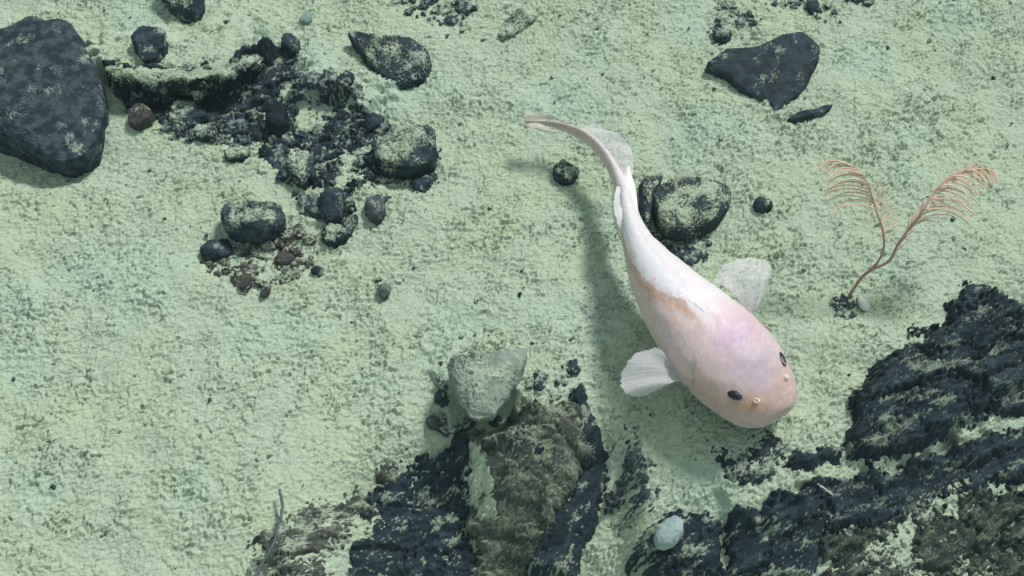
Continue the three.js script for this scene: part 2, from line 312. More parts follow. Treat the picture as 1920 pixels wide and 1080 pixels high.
// --- the outcrop in the lower right corner: ledges of layered dark rock
{
  const o = group('rock_outcrop', 'large layered black rock outcrop in the lower right corner below the feathery coral', 'rock outcrop');
  patch('rock_ledge', [[1680, 660], [1715, 615], [1768, 596], [1785, 548], [1828, 524], [1862, 545], [1908, 548], [1945, 640], [1945, 775], [1800, 812], [1700, 858], [1640, 874], [1585, 830], [1606, 730]], { H: 0.020, rough: 0.015, stretch: 4, edge: 0.02, dust: 0.07, seed: 1.3, ragged: 0.015, sed: [0.27, 0.335, 0.255] }, o);
  patch('rock_ledge', [[1515, 905], [1575, 886], [1690, 868], [1800, 822], [1945, 786], [1945, 905], [1860, 915], [1760, 955], [1650, 992], [1560, 1000]], { H: 0.012, rough: 0.010, stretch: 4, edge: 0.016, dust: 0.06, seed: 4.1, ragged: 0.013, sed: [0.27, 0.335, 0.255] }, o);
  patch('rock_ledge', [[1362, 975], [1440, 937], [1540, 890], [1572, 905], [1552, 960], [1530, 1100], [1360, 1100]], { H: 0.018, rough: 0.009, stretch: 3, edge: 0.014, dust: 0.02, seed: 6.6, ragged: 0.010 }, o);
  patch('rock_ledge', [[1165, 1100], [1185, 1030], [1215, 985], [1290, 955], [1352, 968], [1360, 1100]], { H: 0.014, rough: 0.008, stretch: 3, edge: 0.016, dust: 0.04, seed: 8.2, ragged: 0.012 }, o);
  patch('rock_ledge', [[1468, 872], [1490, 850], [1535, 832], [1580, 838], [1576, 866], [1530, 884], [1490, 888]], { H: 0.012, rough: 0.004, edge: 0.012, dust: 0.0, seed: 9.2, ragged: 0.008 }, o);
  patch('rubble_slope', [[1530, 1000], [1650, 985], [1760, 955], [1860, 918], [1960, 900], [1960, 1110], [1530, 1110]], { H: 0.006, rough: 0.012, edge: 0.01, dust: 0.16, seed: 12.4, c1: [0.03, 0.038, 0.034], c2: [0.075, 0.088, 0.07], sed: [0.17, 0.205, 0.15] }, o);
}
// --- the broken slab in the middle of the lower edge
{
  const o = group('rock_slab', 'brown and black broken rock slab at the middle of the lower edge', 'rock outcrop');
  patch('rock_face', [[890, 820], [960, 785], [1050, 755], [1088, 765], [1110, 870], [1076, 930], [1032, 1010], [985, 1100], [900, 1100], [880, 1000]], { H: 0.028, rough: 0.009, edge: 0.009, dust: 0.27, seed: 21.3, c1: [0.06, 0.072, 0.062], c2: [0.15, 0.165, 0.135], dir: 0.2, ragged: 0.012, sed: [0.3, 0.36, 0.25] }, o);
  patch('rock_edge', [[1066, 740], [1092, 722], [1146, 850], [1146, 890], [1082, 1100], [962, 1100], [1028, 990], [1078, 890], [1070, 790]], { H: 0.024, rough: 0.005, edge: 0.012, dust: -0.06, seed: 24.3, dir: -1.1, ragged: 0.007, tilt: [-0.14, 0.0] }, o);
  patch('dark_rock', [[690, 900], [740, 870], [800, 850], [890, 830], [905, 930], [895, 1000], [925, 1100], [640, 1100], [660, 1000]], { H: 0.012, rough: 0.010, edge: 0.015, dust: -0.04, seed: 27.7, ragged: 0.022 }, o);
  patch('dark_rock', [[940, 800], [990, 790], [1025, 820], [1010, 880], [950, 880]], { H: 0.028, rough: 0.006, edge: 0.016, dust: 0.06, seed: 31.7, ragged: 0.014 }, o);
}
tag(patch('weathered_rock', [[480, 1000], [520, 940], [560, 960], [640, 930], [720, 880], [760, 860], [700, 960], [650, 1030], [620, 1100], [460, 1100]], { H: 0.002, rough: 0.011, dust: 0.22, seed: 35, c1: [0.06, 0.07, 0.06], c2: [0.13, 0.14, 0.11], ragged: 0.02 }), 'weathered grey rock half under sediment, left of the black hollow at the lower edge', 'rock outcrop');
tag(patch('rock_or_shade_patch', [[1150, 810], [1200, 800], [1215, 850], [1260, 900], [1240, 960], [1190, 1000], [1140, 1000], [1150, 900]], { H: 0.005, rough: 0.009, dust: 0.26, seed: 41, ragged: 0.02, c1: [.045, .065, .075], c2: [.08, .11, .12] }), 'half buried blue grey rock between the broken slab and the pale oval stone', 'rock outcrop');
tag(patch('sediment_drift', [[872, 835], [905, 825], [925, 850], [922, 890], [950, 930], [952, 985], [925, 1010], [890, 1000], [878, 930], [868, 880]], { H: 0.027, rough: 0.003, edge: 0.014, dust: 1.2, seed: 75, ragged: 0.012, stretch: 1.1 }), 'strip of pale sediment lying on the brown slab at the lower edge', 'sediment drift');
tag(patch('rock_or_shade_patch', [[1330, 840], [1390, 815], [1450, 810], [1478, 850], [1450, 905], [1370, 915], [1320, 880]], { H: 0.004, rough: 0.010, dust: 0.16, seed: 44, ragged: 0.02 }), 'dark rock and grit, spread wider as painted shade, just below the head of the pink fish', 'rock outcrop');  // dark patch enlarged here to stand in for the shadow under the head
tag(patch('scarp', [[180, 130], [240, 152], [310, 158], [385, 158], [445, 140], [490, 108], [550, 78], [566, 100], [530, 150], [515, 195], [450, 222], [390, 232], [300, 226], [228, 204]], { flat: true, H: 0.010, rough: 0.008, edge: 0.010, dust: 0.0, seed: 51, ragged: 0.010 }), 'black scarp under the overhanging sediment crust, right of the largest boulder', 'rock outcrop');
tag(patch('rubble_bed', [[300, 190], [420, 200], [500, 150], [560, 130], [590, 170], [660, 150], [690, 210], [800, 260], [820, 320], [780, 360], [700, 330], [650, 420], [600, 400], [560, 330], [510, 290], [420, 260], [330, 240]], { flat: true, H: 0.004, rough: 0.014, dust: 0.04, seed: 55, ragged: 0.03, stretch: 1.2 }), 'dark crumbling rock bed running down through the upper left quarter', 'rock outcrop');
tag(patch('rubble_bed', [[378, 455], [440, 440], [530, 430], [580, 450], [540, 500], [470, 535], [400, 520]], { H: 0.0, rough: 0.012, dust: 0.16, seed: 58, ragged: 0.02, stretch: 1.1, c1: [0.04, 0.044, 0.04], c2: [0.09, 0.085, 0.075] }), 'dark gritty hollow below the rounded black stone left of centre', 'rock outcrop');

// --- stones one can point at
stone('crust_slab', 'crumbly sediment crust whose lower lip overhangs the black scarp', [[194, 134], [205, 154], [236, 165], [262, 160], [300, 173], [335, 164], [362, 172], [402, 166], [440, 152], [462, 140], [486, 126], [500, 112], [470, 100], [400, 118], [330, 124], [250, 118]], { e: -0.006, up: 0.010, dn: 0.04, bumps: 0.24, facets: 0, dust: 0.85, fleck: 0.1, box: 3.0, tilt: [0, 0.25], drape: true, seed: 2.7, c1: BAS3, c2: BAS, res: 0.0022 });
stone('boulder', 'largest black boulder, cut by the left edge of the picture', [[-70, 90], [0, 72], [30, 62], [62, 40], [82, 55], [128, 54], [160, 88], [180, 138], [192, 195], [187, 250], [164, 284], [122, 304], [70, 284], [0, 262], [-80, 240]], { e: 0.05, up: 0.045, dn: 0.09, bumps: 0.07, facets: 6, fleck: 0.11, dust: 0.0, res: 0.0019, c2: [0.06, 0.085, 0.10], box: 3.2, seed: 3.3 });
stone('rock', 'small knobbly dark stone on the crust above the black scarp', [[248, 68], [262, 56], [290, 54], [310, 66], [304, 92], [290, 112], [268, 112], [254, 90]], { e: 0.03, up: 0.018, dn: 0.03, bumps: 0.22, seed: 8, fleck: 0.18 });
stone('rock', 'dark rock cut by the top edge, left of the middle', [[290, -25], [380, -25], [384, 14], [372, 36], [342, 34], [318, 16]], { e: 0.03, up: 0.03, dn: 0.04, dust: 0.25, seed: 9 });
stone('rock', 'dark pear shaped flat stone with a pointed tail at upper left, above centre', [[648, 58], [668, 72], [720, 78], [768, 80], [798, 96], [806, 120], [790, 144], [752, 156], [722, 148], [690, 116], [664, 84]], { e: 0.014, up: 0.018, dn: 0.03, dust: 0.12, seed: 12, bumps: 0.08, fleck: 0.12, tilt: [0, -0.22], facets: 2 });
stone('rock', 'dusty blue grey stone nearly buried near the middle of the top edge', [[932, 70], [950, 40], [975, 18], [1008, 16], [1006, 38], [975, 62], [945, 78]], { e: 0.0, up: 0.009, dn: 0.02, dust: 0.55, seed: 14, c1: [.07, .09, .1], c2: [.12, .15, .15], facets: 2 });
stone('rock', 'large triangular black slab pointing left, in the upper right quarter', [[1322, 130], [1362, 106], [1420, 100], [1462, 82], [1500, 76], [1534, 98], [1530, 122], [1512, 160], [1476, 192], [1456, 210], [1446, 192], [1400, 176], [1360, 148]], { e: 0.006, up: 0.013, dn: 0.03, dust: -0.1, seed: 17, bumps: 0.05, tilt: [-0.05, -0.22], fleck: 0.14, facets: 0, sharp: true, c1: [0.022, 0.032, 0.038], box: 6 });
stone('rock', 'thin dark sliver of rock under the tip of the triangular slab', [[1476, 222], [1500, 212], [1530, 208], [1556, 194], [1560, 202], [1540, 216], [1510, 224], [1485, 228]], { e: 0.004, up: 0.008, dn: 0.02, seed: 18, facets: 1 });
stone('rock', 'rounded boulder with a sediment cap, right of the fish back', [[1224, 372], [1236, 352], [1272, 338], [1330, 340], [1366, 354], [1370, 378], [1352, 408], [1312, 432], [1272, 442], [1244, 426], [1228, 400]], { e: 0.026, up: 0.022, dn: 0.05, dust: 0.42, seed: 21, bumps: 0.035, facets: 1, fleck: 0.08, c1: [0.03, 0.042, 0.044] });
stone('rock', 'dark stone tucked between the fish tail and the capped boulder', [[1202, 345], [1225, 325], [1248, 322], [1238, 345], [1222, 372], [1222, 420], [1206, 425], [1200, 390]], { e: 0.01, up: 0.016, dn: 0.03, dust: 0.1, seed: 22 });
stone('rock', 'round dark stone left of the bend in the fish tail', oval(1060, 324, 24, 18, 0.3), { e: 0.008, up: 0.014, dn: 0.02, seed: 23, dust: 0.14 });
stone('rock', 'small dusty stone to the right of the capped boulder', oval(1430, 384, 18, 13), { e: 0.004, up: 0.01, dn: 0.02, seed: 24, dust: 0.25 });
stone('rock', 'dark block with a crusted top at the right end of the rubble bed', [[702, 262], [730, 248], [780, 240], [812, 242], [818, 280], [810, 304], [770, 318], [722, 312], [704, 296]], { e: 0.04, up: 0.014, dn: 0.05, dust: 0.34, seed: 26, bumps: 0.1, box: 3.6, facets: 2 });
stone('rock', 'angular dark stone under the right end of the crusted block', [[772, 345], [800, 330], [812, 342], [798, 358], [778, 362]], { e: 0.008, up: 0.012, dn: 0.02, seed: 27, facets: 3 });
stone('rock', 'dark stone peeping out above the crusted block', [[684, 222], [700, 214], [722, 218], [712, 236], [694, 248], [684, 240]], { e: 0.01, up: 0.012, dn: 0.02, seed: 28, facets: 3 });
stone('rock', 'rounded black barrel shaped stone left of centre', [[413, 402], [424, 386], [460, 382], [505, 388], [532, 394], [534, 414], [520, 434], [492, 444], [455, 440], [425, 432]], { e: 0.03, up: 0.024, dn: 0.04, dust: 0.12, fleck: 0.15, seed: 30, bumps: 0.07, facets: 1, c2: [0.07, 0.095, 0.11] });
stone('rock', 'dark wedge stone below left of the barrel shaped stone', [[374, 470], [390, 456], [425, 448], [436, 462], [428, 478], [396, 488], [380, 484]], { e: 0.014, up: 0.014, dn: 0.02, seed: 31, fleck: 0.1 });
stone('rock', 'squarish blue black stone in the rubble right of the barrel shaped stone', [[600, 362], [618, 354], [642, 356], [646, 390], [640, 412], [618, 418], [602, 404]], { e: 0.02, up: 0.02, dn: 0.03, seed: 32, fleck: 0.2, bumps: 0.12 });
stone('rock', 'grey upright stone at the right end of the lower rubble', [[688, 376], [704, 366], [720, 368], [722, 398], [712, 413], [692, 410], [684, 396]], { e: 0.014, up: 0.014, dn: 0.02, seed: 33, c1: [0.05, 0.065, 0.075], c2: [0.09, 0.11, 0.12] });
stone('rock', 'crumbly dark rock below the squarish blue black stone', [[604, 432], [630, 424], [662, 430], [650, 448], [626, 460], [606, 452]], { e: 0.008, up: 0.014, dn: 0.02, seed: 34, dust: 0.2, bumps: 0.2 });
stone('rock', 'lone brown stone with a peaked top just right of the largest boulder', [[242, 218], [262, 194], [274, 196], [288, 216], [284, 232], [262, 244], [244, 236]], { e: 0.014, up: 0.022, dn: 0.02, seed: 36, c1: [0.05, 0.05, 0.045], c2: [0.075, 0.07, 0.06], facets: 4, fleck: 0.05 });
stone('rock', 'knotted dark rock beneath the middle of the black scarp', [[322, 222], [332, 196], [352, 188], [376, 206], [388, 222], [366, 242], [340, 254], [324, 244]], { e: 0.014, up: 0.018, dn: 0.02, seed: 37, bumps: 0.3, dust: 0.2 });
stone('rock', 'smooth low stone under the knotted dark rock', oval(386, 250, 26, 14, 0.1), { e: 0.008, up: 0.012, dn: 0.02, seed: 38, dust: 0.15 });
stone('rock', 'flat stone with a pale crust above its dark edge, upper left rubble', [[420, 284], [446, 276], [470, 280], [462, 296], [438, 303], [424, 298]], { e: 0.012, up: 0.008, dn: 0.02, seed: 39, dust: 0.55 });
stone('rock', 'black upright rock in the heart of the upper rubble bed', [[500, 212], [520, 196], [538, 202], [540, 236], [524, 250], [502, 244]], { e: 0.018, up: 0.022, dn: 0.03, seed: 40, c1: BAS3, c2: BAS, fleck: 0.06, facets: 3 });
stone('rock', 'grainy dark rock at the foot of the upper rubble bed', [[540, 300], [560, 288], [588, 298], [590, 330], [574, 348], [552, 340], [542, 322]], { e: 0.014, up: 0.02, dn: 0.03, seed: 41.5, dust: 0.12, bumps: 0.2 });
stone('rock', 'dark stump of rock at the right tip of the crust over the scarp', [[528, 70], [548, 66], [562, 78], [560, 96], [542, 98], [530, 88]], { e: 0.026, up: 0.014, dn: 0.03, seed: 42, bumps: 0.12 });
stone('rock', 'pale grey pitted stone resting over the dark hollow near the lower centre', [[836, 676], [862, 664], [910, 668], [960, 664], [980, 648], [986, 672], [974, 706], [945, 752], [922, 778], [884, 772], [862, 742], [846, 712]], { e: 0.036, up: 0.018, dn: 0.035, seed: 44, bumps: 0.12, c1: [0.20, 0.245, 0.205], c2: [0.30, 0.355, 0.295], clean: true, fleck: 0.12, facets: 4, tilt: [0, -0.1], dust: 0.15 });
stone('pebble', 'smooth pale oval stone lying on the black outcrop at the lower edge', [[1226, 1008], [1232, 990], [1250, 974], [1268, 968], [1280, 978], [1281, 1000], [1266, 1020], [1246, 1029], [1232, 1026]], { e: 0.036, up: 0.016, dn: 0.02, seed: 46, bumps: 0.03, facets: 0, c1: [0.27, 0.36, 0.35], c2: [0.35, 0.44, 0.42], clean: true, fleck: -0.4, category: 'stone' });
stone('pebble', 'bicoloured pointed pebble alone on the sediment left of centre', [[706, 540], [720, 532], [734, 538], [726, 558], [716, 562]], { e: 0.006, up: 0.012, dn: 0.01, seed: 47, c1: [0.07, 0.085, 0.09], c2: [0.15, 0.18, 0.17], category: 'stone' });
stone('pebble', 'tilted oblong dark pebble, lowest below the gritty hollow', oval(498, 545, 15, 7, -1.0), { e: 0.004, up: 0.008, dn: 0.01, seed: 48, category: 'stone', c1: [0.05, 0.05, 0.05], c2: [.08, .08, .075] });
stone('pebble', 'rounded dark pebble at the lower rim of the gritty hollow', oval(460, 533, 14, 10, -0.4), { e: 0.004, up: 0.009, dn: 0.01, seed: 49, category: 'stone', c1: [0.05, 0.05, 0.05], c2: [.08, .08, .075] });
stone('pebble', 'largest brownish pebble on the right rim of the gritty hollow', oval(532, 486, 20, 11, 0.1), { e: 0.006, up: 0.011, dn: 0.012, seed: 50, category: 'stone', dust: 0.2, c1: [0.07, 0.065, 0.055], c2: [.1, .095, .085] });
stone('pebble', 'small dark pebble just right of the gritty hollow', oval(595, 507, 12, 8, 0.2), { e: 0.004, up: 0.007, dn: 0.01, seed: 51, category: 'stone' });
stone('pebble', 'low grey pebble below the brownish pebble of the gritty hollow', oval(540, 510, 12, 9, 0.2), { e: 0.004, up: 0.007, dn: 0.01, seed: 52, category: 'stone', c1: [0.06, 0.075, 0.07], c2: [.1, .12, .11] });
stone('pebble', 'blue grey pebble above the left corner of the black hollow', [[796, 786], [812, 778], [824, 788], [822, 806], [804, 802]], { e: 0.004, up: 0.007, dn: 0.01, seed: 53, category: 'stone', c1: [0.05, 0.065, 0.07], c2: [.08, .1, .1] });
stone('pebble', 'pale blue pebble near the top edge, right of the dark cut off rock', oval(574, 36, 12, 10), { e: 0.004, up: 0.008, dn: 0.01, seed: 54, category: 'stone', c1: [0.17, 0.25, 0.23], c2: [.22, .3, .28], clean: true });
stone('rock', 'dark knot of rock above the left tip of the triangular slab', [[1336, 58], [1352, 52], [1370, 62], [1368, 78], [1350, 84], [1338, 74]], { e: 0.008, up: 0.014, dn: 0.02, seed: 55, bumps: 0.3, dust: 0.15 });
stone('rock', 'grey stone at the top edge above the triangular slab', oval(1524, 10, 12, 12), { e: 0.004, up: 0.008, dn: 0.02, seed: 56 });

// --- loose rubble
rubble('rubble', 'heap of small dark broken stones between the scarp and the crusted block', [[290, 200], [420, 210], [480, 150], [560, 120], [660, 150], [720, 230], [820, 310], [800, 365], [700, 380], [660, 450], [600, 450], [520, 310], [420, 270], [320, 260]], 430, [3, 17], { seed: 61, clump: 14, dust: 0.55 });
rubble('rubble', 'small brownish stones filling the gritty hollow below the barrel shaped stone', [[385, 470], [450, 440], [560, 430], [600, 470], [560, 520], [480, 540], [410, 525]], 110, [3, 13], { seed: 62, c1: [0.05, 0.048, 0.04], c2: [0.1, 0.09, 0.075] });
rubble('rubble', 'dark broken stones beside the back of the fish below the capped boulder', [[1200, 420], [1260, 440], [1330, 440], [1320, 500], [1270, 490], [1215, 440]], 70, [4, 16], { seed: 63 });
rubble('rubble', 'broken stones around the edges of the pale pitted stone', [[820, 690], [860, 770], [900, 800], [960, 780], [1010, 690], [1090, 690], [1090, 800], [900, 850], [800, 850]], 60, [3, 12], { seed: 64, clump: 20 });
rubble('rubble', 'broken stones scattered over the lower right outcrop', [[1560, 930], [1900, 890], [1930, 1080], [1400, 1080]], 160, [3, 13], { seed: 65, clump: 16, c1: [.04, .05, .045], c2: [.09, .1, .09] });
rubble('rubble', 'loose stones along the top edge of the picture', [[730, -10], [890, -10], [870, 45], [770, 30]], 50, [4, 13], { seed: 66 });
rubble('rubble', 'loose stones at the upper edge right of centre', [[1310, -10], [1660, -10], [1620, 40], [1460, 30], [1370, 60], [1330, 110]], 70, [3, 13], { seed: 67, clump: 12 });
rubble('grit', 'dark grit strewn thinly over the whole sediment', [[-40, -20], [1960, -20], [1960, 1100], [-40, 1100]], 420, [1.4, 4.5], { seed: 68, clump: 8, dust: 0.8 });

// ------------------------------------------------------------ the pink fish
{
  // picture position of the middle, height, half width, half height up and down (in pixels)
  const ST = [
    [985, 227, .105, 1, 2, 2], [1040, 234, .104, 3, 9, 9], [1090, 252, .102, 6, 15, 15], [1128, 284, .100, 8, 18, 18], [1152, 322, .098, 10, 20, 22],
    [1170, 365, .097, 14, 24, 26], [1180, 410, .096, 19, 30, 32], [1195, 455, .095, 27, 38, 40], [1222, 505, .093, 45, 50, 52], [1262, 560, .090, 63, 60, 62],
    [1310, 616, .084, 80, 66, 68], [1358, 666, .079, 88, 67, 70], [1400, 711, .073, 82, 62, 66], [1434, 748, .068, 67, 50, 56], [1450, 766, .065, 53, 40, 46], [1460, 779, .063, 33, 26, 30], [1463, 784, .062, 0.5, 0.5, 0.5],
  ];
  const sag = (px, py) => { if (px > 1240 || py > 560) return 0; const k = [[0, .042], [226, .040], [252, .034], [284, .030], [322, .024], [365, .018], [410, .012], [455, .008], [505, .004], [560, 0]]; let i = 0; while (k[i + 1][0] < py) i++; return mix(k[i][1], k[i + 1][1], (py - k[i][0]) / (k[i + 1][0] - k[i][0])); };
  for (const s of ST) s[2] -= sag(s[0], s[1]);
  const P = ST.map(s => at(s[0], s[1], s[2])), curve = new THREE.CatmullRomCurve3(P, false, 'centripetal');
  const lerpST = (t, k) => { const f = t * (ST.length - 1), i = Math.min(ST.length - 2, Math.floor(f)), u = f - i, g = j => ST[clamp(j, 0, ST.length - 1)][k];
    const a = g(i - 1), b = g(i), c = g(i + 1), d = g(i + 2); return Math.max(0.3, 0.5 * (2 * b + (c - a) * u + (2 * a - 5 * b + 4 * c - d) * u * u + (3 * b - a - 3 * c + d) * u * u * u)) * PX; };
  function frame(t) { const T = curve.getTangent(clamp(t, 0.001, 0.999)); T.y *= 0.6; T.normalize(); let U = new THREE.Vector3(0, 1, 0); U.addScaledVector(T, -U.dot(T)).normalize(); const S = new THREE.Vector3().crossVectors(T, U); return { T, U, S }; }
  const spow = (v, e) => Math.sign(v) * Math.pow(Math.abs(v), e);
  function skin(t, th, k = 1) {               // th 0: its right side (nearest the camera), 90 deg: back
    const c = curve.getPoint(clamp(t)), { U, S } = frame(t), cs = Math.cos(th), sn = Math.sin(th);
    let a = lerpST(t, 3), b = sn > 0 ? lerpST(t, 4) : lerpST(t, 5);
    const p = c.clone().addScaledVector(S, a * spow(cs, 0.92) * k).addScaledVector(U, b * spow(sn, 0.95) * k);
    return p;
  }
  const lay = (t) => { const u = clamp((0.625 - t) / 0.30); return 0.03 + 1.25 * sst(-0.25, 0.8, u) * sst(0, 0.25, u) * (1 - 0.35 * sst(0.85, 1, u)); };
  const NS = 260, NR = 128, pos = [], col = [], idx = [], uv = [];
  const PINK = [0.70, 0.515, 0.49], WHITE = [0.77, 0.72, 0.76], ORANGE = [0.53, 0.30, 0.18], LAV = [0.42, 0.34, 0.43], ROSE = [0.64, 0.39, 0.52];
  const spot = (q, px, py, rx, ry = rx, rot = 0) => { const dx = q[0] - px, dy = q[1] - py, c = Math.cos(rot), s = Math.sin(rot); return Math.exp(-(((dx * c + dy * s) / rx) ** 2 + ((-dx * s + dy * c) / ry) ** 2)); };
  for (let j = 0; j <= NS; j++) for (let i = 0; i <= NR; i++) {
    const t = j / NS, th = i / NR * Math.PI * 2, p = skin(t, th), { S, U } = frame(t);
    // lips, the crease of the gill cover and soft folds of loose skin
    const sn = Math.sin(th), cs = Math.cos(th), out = S.clone().multiplyScalar(cs).addScaledVector(U, sn);
    let d = 0.0007 * n3(p.x * 30, p.y * 30, p.z * 30) + 0.00012 * n3(p.x * 130, p.y * 130, p.z * 130);
    const mouth = Math.exp(-(((sn - 0.02 * cs * cs) / 0.06) ** 2)) * sst(0.86, 0.92, t); d -= 0.004 * mouth;
    d += 0.003 * Math.exp(-(((sn - 0.18) / 0.09) ** 2)) * sst(0.86, 0.92, t);
    const gill = Math.exp(-(((t - 0.665 - 0.03 * Math.cos(2 * th)) / 0.006) ** 2)) * sst(0.75, 0.3, sn); d -= 0.0025 * gill;
    d += 0.00055 * Math.sin(t * 420 + 5 * n2(t * 12, cs * 3)) * sst(0.5, 0.62, t) * sst(0.72, 0.66, t) * sst(0.75, 0.35, sn) + 0.0005 * (0.5 - Math.abs(n3(p.x * 75, p.y * 75, p.z * 75)));
    p.addScaledVector(out, d * sst(0, 0.2, t));
    pos.push(p.x, p.y, p.z); uv.push(t * 8, i / NR * 2);
    // markings, and the lamplit back painted in as white
    const q = toPx(p), up = sn;
    let c = PINK.slice();
    const mot = fbm3(p.x, p.y, p.z, 45, 3);
    c = mix3(c, WHITE, 0.15 + 0.3 * mot);
    const backTh = Math.PI / 2 - 0.15; const ridge = sst(0.0, 0.35, t) * sst(0.70, 0.60, t), side = th > backTh && th < Math.PI * 1.2;
    if (side || up > 0.97) c = mix3(c, WHITE, 0.9 * ridge);  // light falling on the back and far side, put into the skin colour
    const streak = 0.5 + 0.5 * Math.sin(th * 46 + 3 * n2(t * 9, th * 2));
    if (!side) { const ed = Math.PI / 2 - lay(t), k = ed - th; c = mix3(c, ORANGE, sst(0.36, 0.44, t) * sst(0.66, 0.61, t) * sst(0.50 + 0.1 * n2(t * 60, 1), 0.16, k) * (0.74 + 0.26 * Math.sin(k * 34 + 2 * n2(t * 14, k * 4)))); if (k < 0.02) c = mix3(c, WHITE, 0.7); }
    const blot = fbm3(p.x - 5, p.y, p.z, 75, 4), dash = n3(p.x * 60 + p.z * 90, p.y * 150, p.z * 60 - p.x * 190);
    const bk = 1 - 0.85 * ridge * (side ? 1 : 0); c = mix3(c, LAV, bk * 0.36 * sst(0.12, 0.4, blot)); c = mix3(c, [0.68, 0.38, 0.30], bk * 0.42 * sst(0.10, 0.42, -blot)); c = mix3(c, WHITE, 0.55 * sst(0.62, 0.8, dash) * sst(0.42, 0.52, t) * sst(0.86, 0.7, t));
    c = mix3(c, [0.50, 0.42, 0.34], 0.7 * sst(0.30, 0.02, t));
    c = mix3(c, ROSE, 0.8 * spot(q, 1375, 622, 46)); c = mix3(c, [0.46, 0.28, 0.46], 0.8 * spot(q, 1378, 632, 28, 24));
    c = mix3(c, LAV, 0.85 * spot(q, 1418, 690, 50, 62, -0.8));
    c = mix3(c, ORANGE, 0.98 * spot(q, 1406, 757, 46, 20, 0.05)); c = mix3(c, ORANGE, 0.5 * spot(q, 1330, 740, 60, 30, 0.7)); c = mix3(c, ORANGE, 0.45 * spot(q, 1465, 725, 24, 40));
    c = mix3(c, [0.36, 0.16, 0.1], 0.5 * mouth); c = mix3(c, [0.5, 0.36, 0.32], 0.5 * gill);
    const vein = sst(0.48, 0.6, fbm3(p.x + 2, p.y, p.z, 60, 4) * 1.5); c = mix3(c, WHITE, 0.25 * vein);
    col.push(...c);
  }
  for (let j = 0; j < NS; j++) for (let i = 0; i < NR; i++) { const a = j * (NR + 1) + i, b = a + NR + 1; idx.push(a, a + 1, b, b, a + 1, b + 1); }
  const base = curve.getPoint(0.6);
  const fish = group('fish', 'pale pink fish with a long curved tail hovering just above the sediment', 'fish');
  const grain = rockMat.bumpMap.clone(); grain.needsUpdate = true; grain.repeat.set(3, 6);
  const fleshMat = new THREE.MeshPhysicalMaterial({ vertexColors: true, roughness: 0.5, clearcoat: 0.22, clearcoatRoughness: 0.35, bumpMap: grain, bumpScale: 0.0004, sheen: 0.25, sheenRoughness: 0.6, sheenColor: new THREE.Color(1, 0.85, 0.85) });
  const body = mesh('body', geo(pos, idx, col, uv), fleshMat, fish);
  { const N = body.geometry.attributes.normal; for (let j = 0; j <= NS; j++) { const a = j * (NR + 1), b = a + NR; const v = new THREE.Vector3(N.getX(a) + N.getX(b), N.getY(a) + N.getY(b), N.getZ(a) + N.getZ(b)).normalize(); N.setXYZ(a, v.x, v.y, v.z); N.setXYZ(b, v.x, v.y, v.z); } }
  // where a picture point lies on the skin facing the camera
  function find(px, py) { let best = 1e9, r = [0, 0]; for (let t = 0.5; t < 1; t += 0.004) for (let th = -0.6; th < 3.6; th += 0.02) { const p = skin(t, th), q = toPx(p), d = Math.hypot(q[0] - px, q[1] - py) + camera.position.distanceTo(p) * 8; if (d < best) { best = d; r = [t, th]; } } return r; }
  const [te, the] = find(1374, 740), [tn, thn] = find(1420, 752);
  const eyeMat = new THREE.MeshPhysicalMaterial({ color: new THREE.Color(0.045, 0.05, 0.075), roughness: 0.35, specularIntensity: 0.5 });
  const pupilMat = new THREE.MeshPhysicalMaterial({ color: new THREE.Color(0.006, 0.007, 0.012), roughness: 0.2 });
  const noseMat = new THREE.MeshPhysicalMaterial({ color: new THREE.Color(0.8, 0.68, 0.62), roughness: 0.5 });
  const lidMat = new THREE.MeshPhysicalMaterial({ color: new THREE.Color(0.44, 0.34, 0.34), roughness: 0.5, clearcoat: 0.2 });
  for (const s of [0, 1]) {
    const th = s ? Math.PI - the : the, thN = s ? Math.PI - thn : thn, { T, U, S } = frame(te);
    const out = S.clone().multiplyScalar(Math.cos(th)).addScaledVector(U, Math.sin(th)).normalize();
    const M = new THREE.Matrix4().makeBasis(T, out, new THREE.Vector3().crossVectors(T, out));
    const eg = new THREE.SphereGeometry(1, 32, 24); eg.scale(0.0150, 0.0058, 0.0072);
    const eye = mesh('eye', eg, eyeMat, fish); eye.quaternion.setFromRotationMatrix(M); eye.rotateY(s ? -0.45 : 0.45); eye.position.copy(skin(te, th)).addScaledVector(out, -0.0035);
    const pg = new THREE.SphereGeometry(1, 24, 16); pg.scale(0.0082, 0.0020, 0.0046); pg.translate(0, 0.0044, 0);
    mesh('pupil', pg, pupilMat, eye);
    const lg = new THREE.TorusGeometry(1, 0.10, 10, 40); lg.rotateX(Math.PI / 2); lg.scale(0.0148, 0.010, 0.0074);
    const lid = mesh('eyelid', lg, lidMat, fish); lid.quaternion.copy(eye.quaternion); lid.position.copy(skin(te, th)).addScaledVector(out, -0.0021);
    const out2 = S.clone().multiplyScalar(Math.cos(thN)).addScaledVector(U, Math.sin(thN)).normalize();
    const ng = new THREE.LatheGeometry([[0.0001, 0.0015], [0.0018, 0.0015], [0.0022, 0.004], [0.0034, 0.0045], [0.0040, 0.002], [0.0046, -0.003]].map(p => new THREE.Vector2(...p)), 18);
    const no = mesh('nostril', ng, noseMat, fish); no.quaternion.setFromUnitVectors(new THREE.Vector3(0, 1, 0), out2); no.position.copy(skin(tn, thN));
  }
  // fins: a thin skin between fin rays
  const finMat = new THREE.MeshPhysicalMaterial({ color: new THREE.Color(0.80, 0.78, 0.82), roughness: 0.5, specularIntensity: 0.3, transparent: true, opacity: 0.27, side: THREE.DoubleSide });
  const rayMat = new THREE.MeshPhysicalMaterial({ color: new THREE.Color(0.86, 0.82, 0.85), roughness: 0.5, transparent: true, opacity: 0.55 });
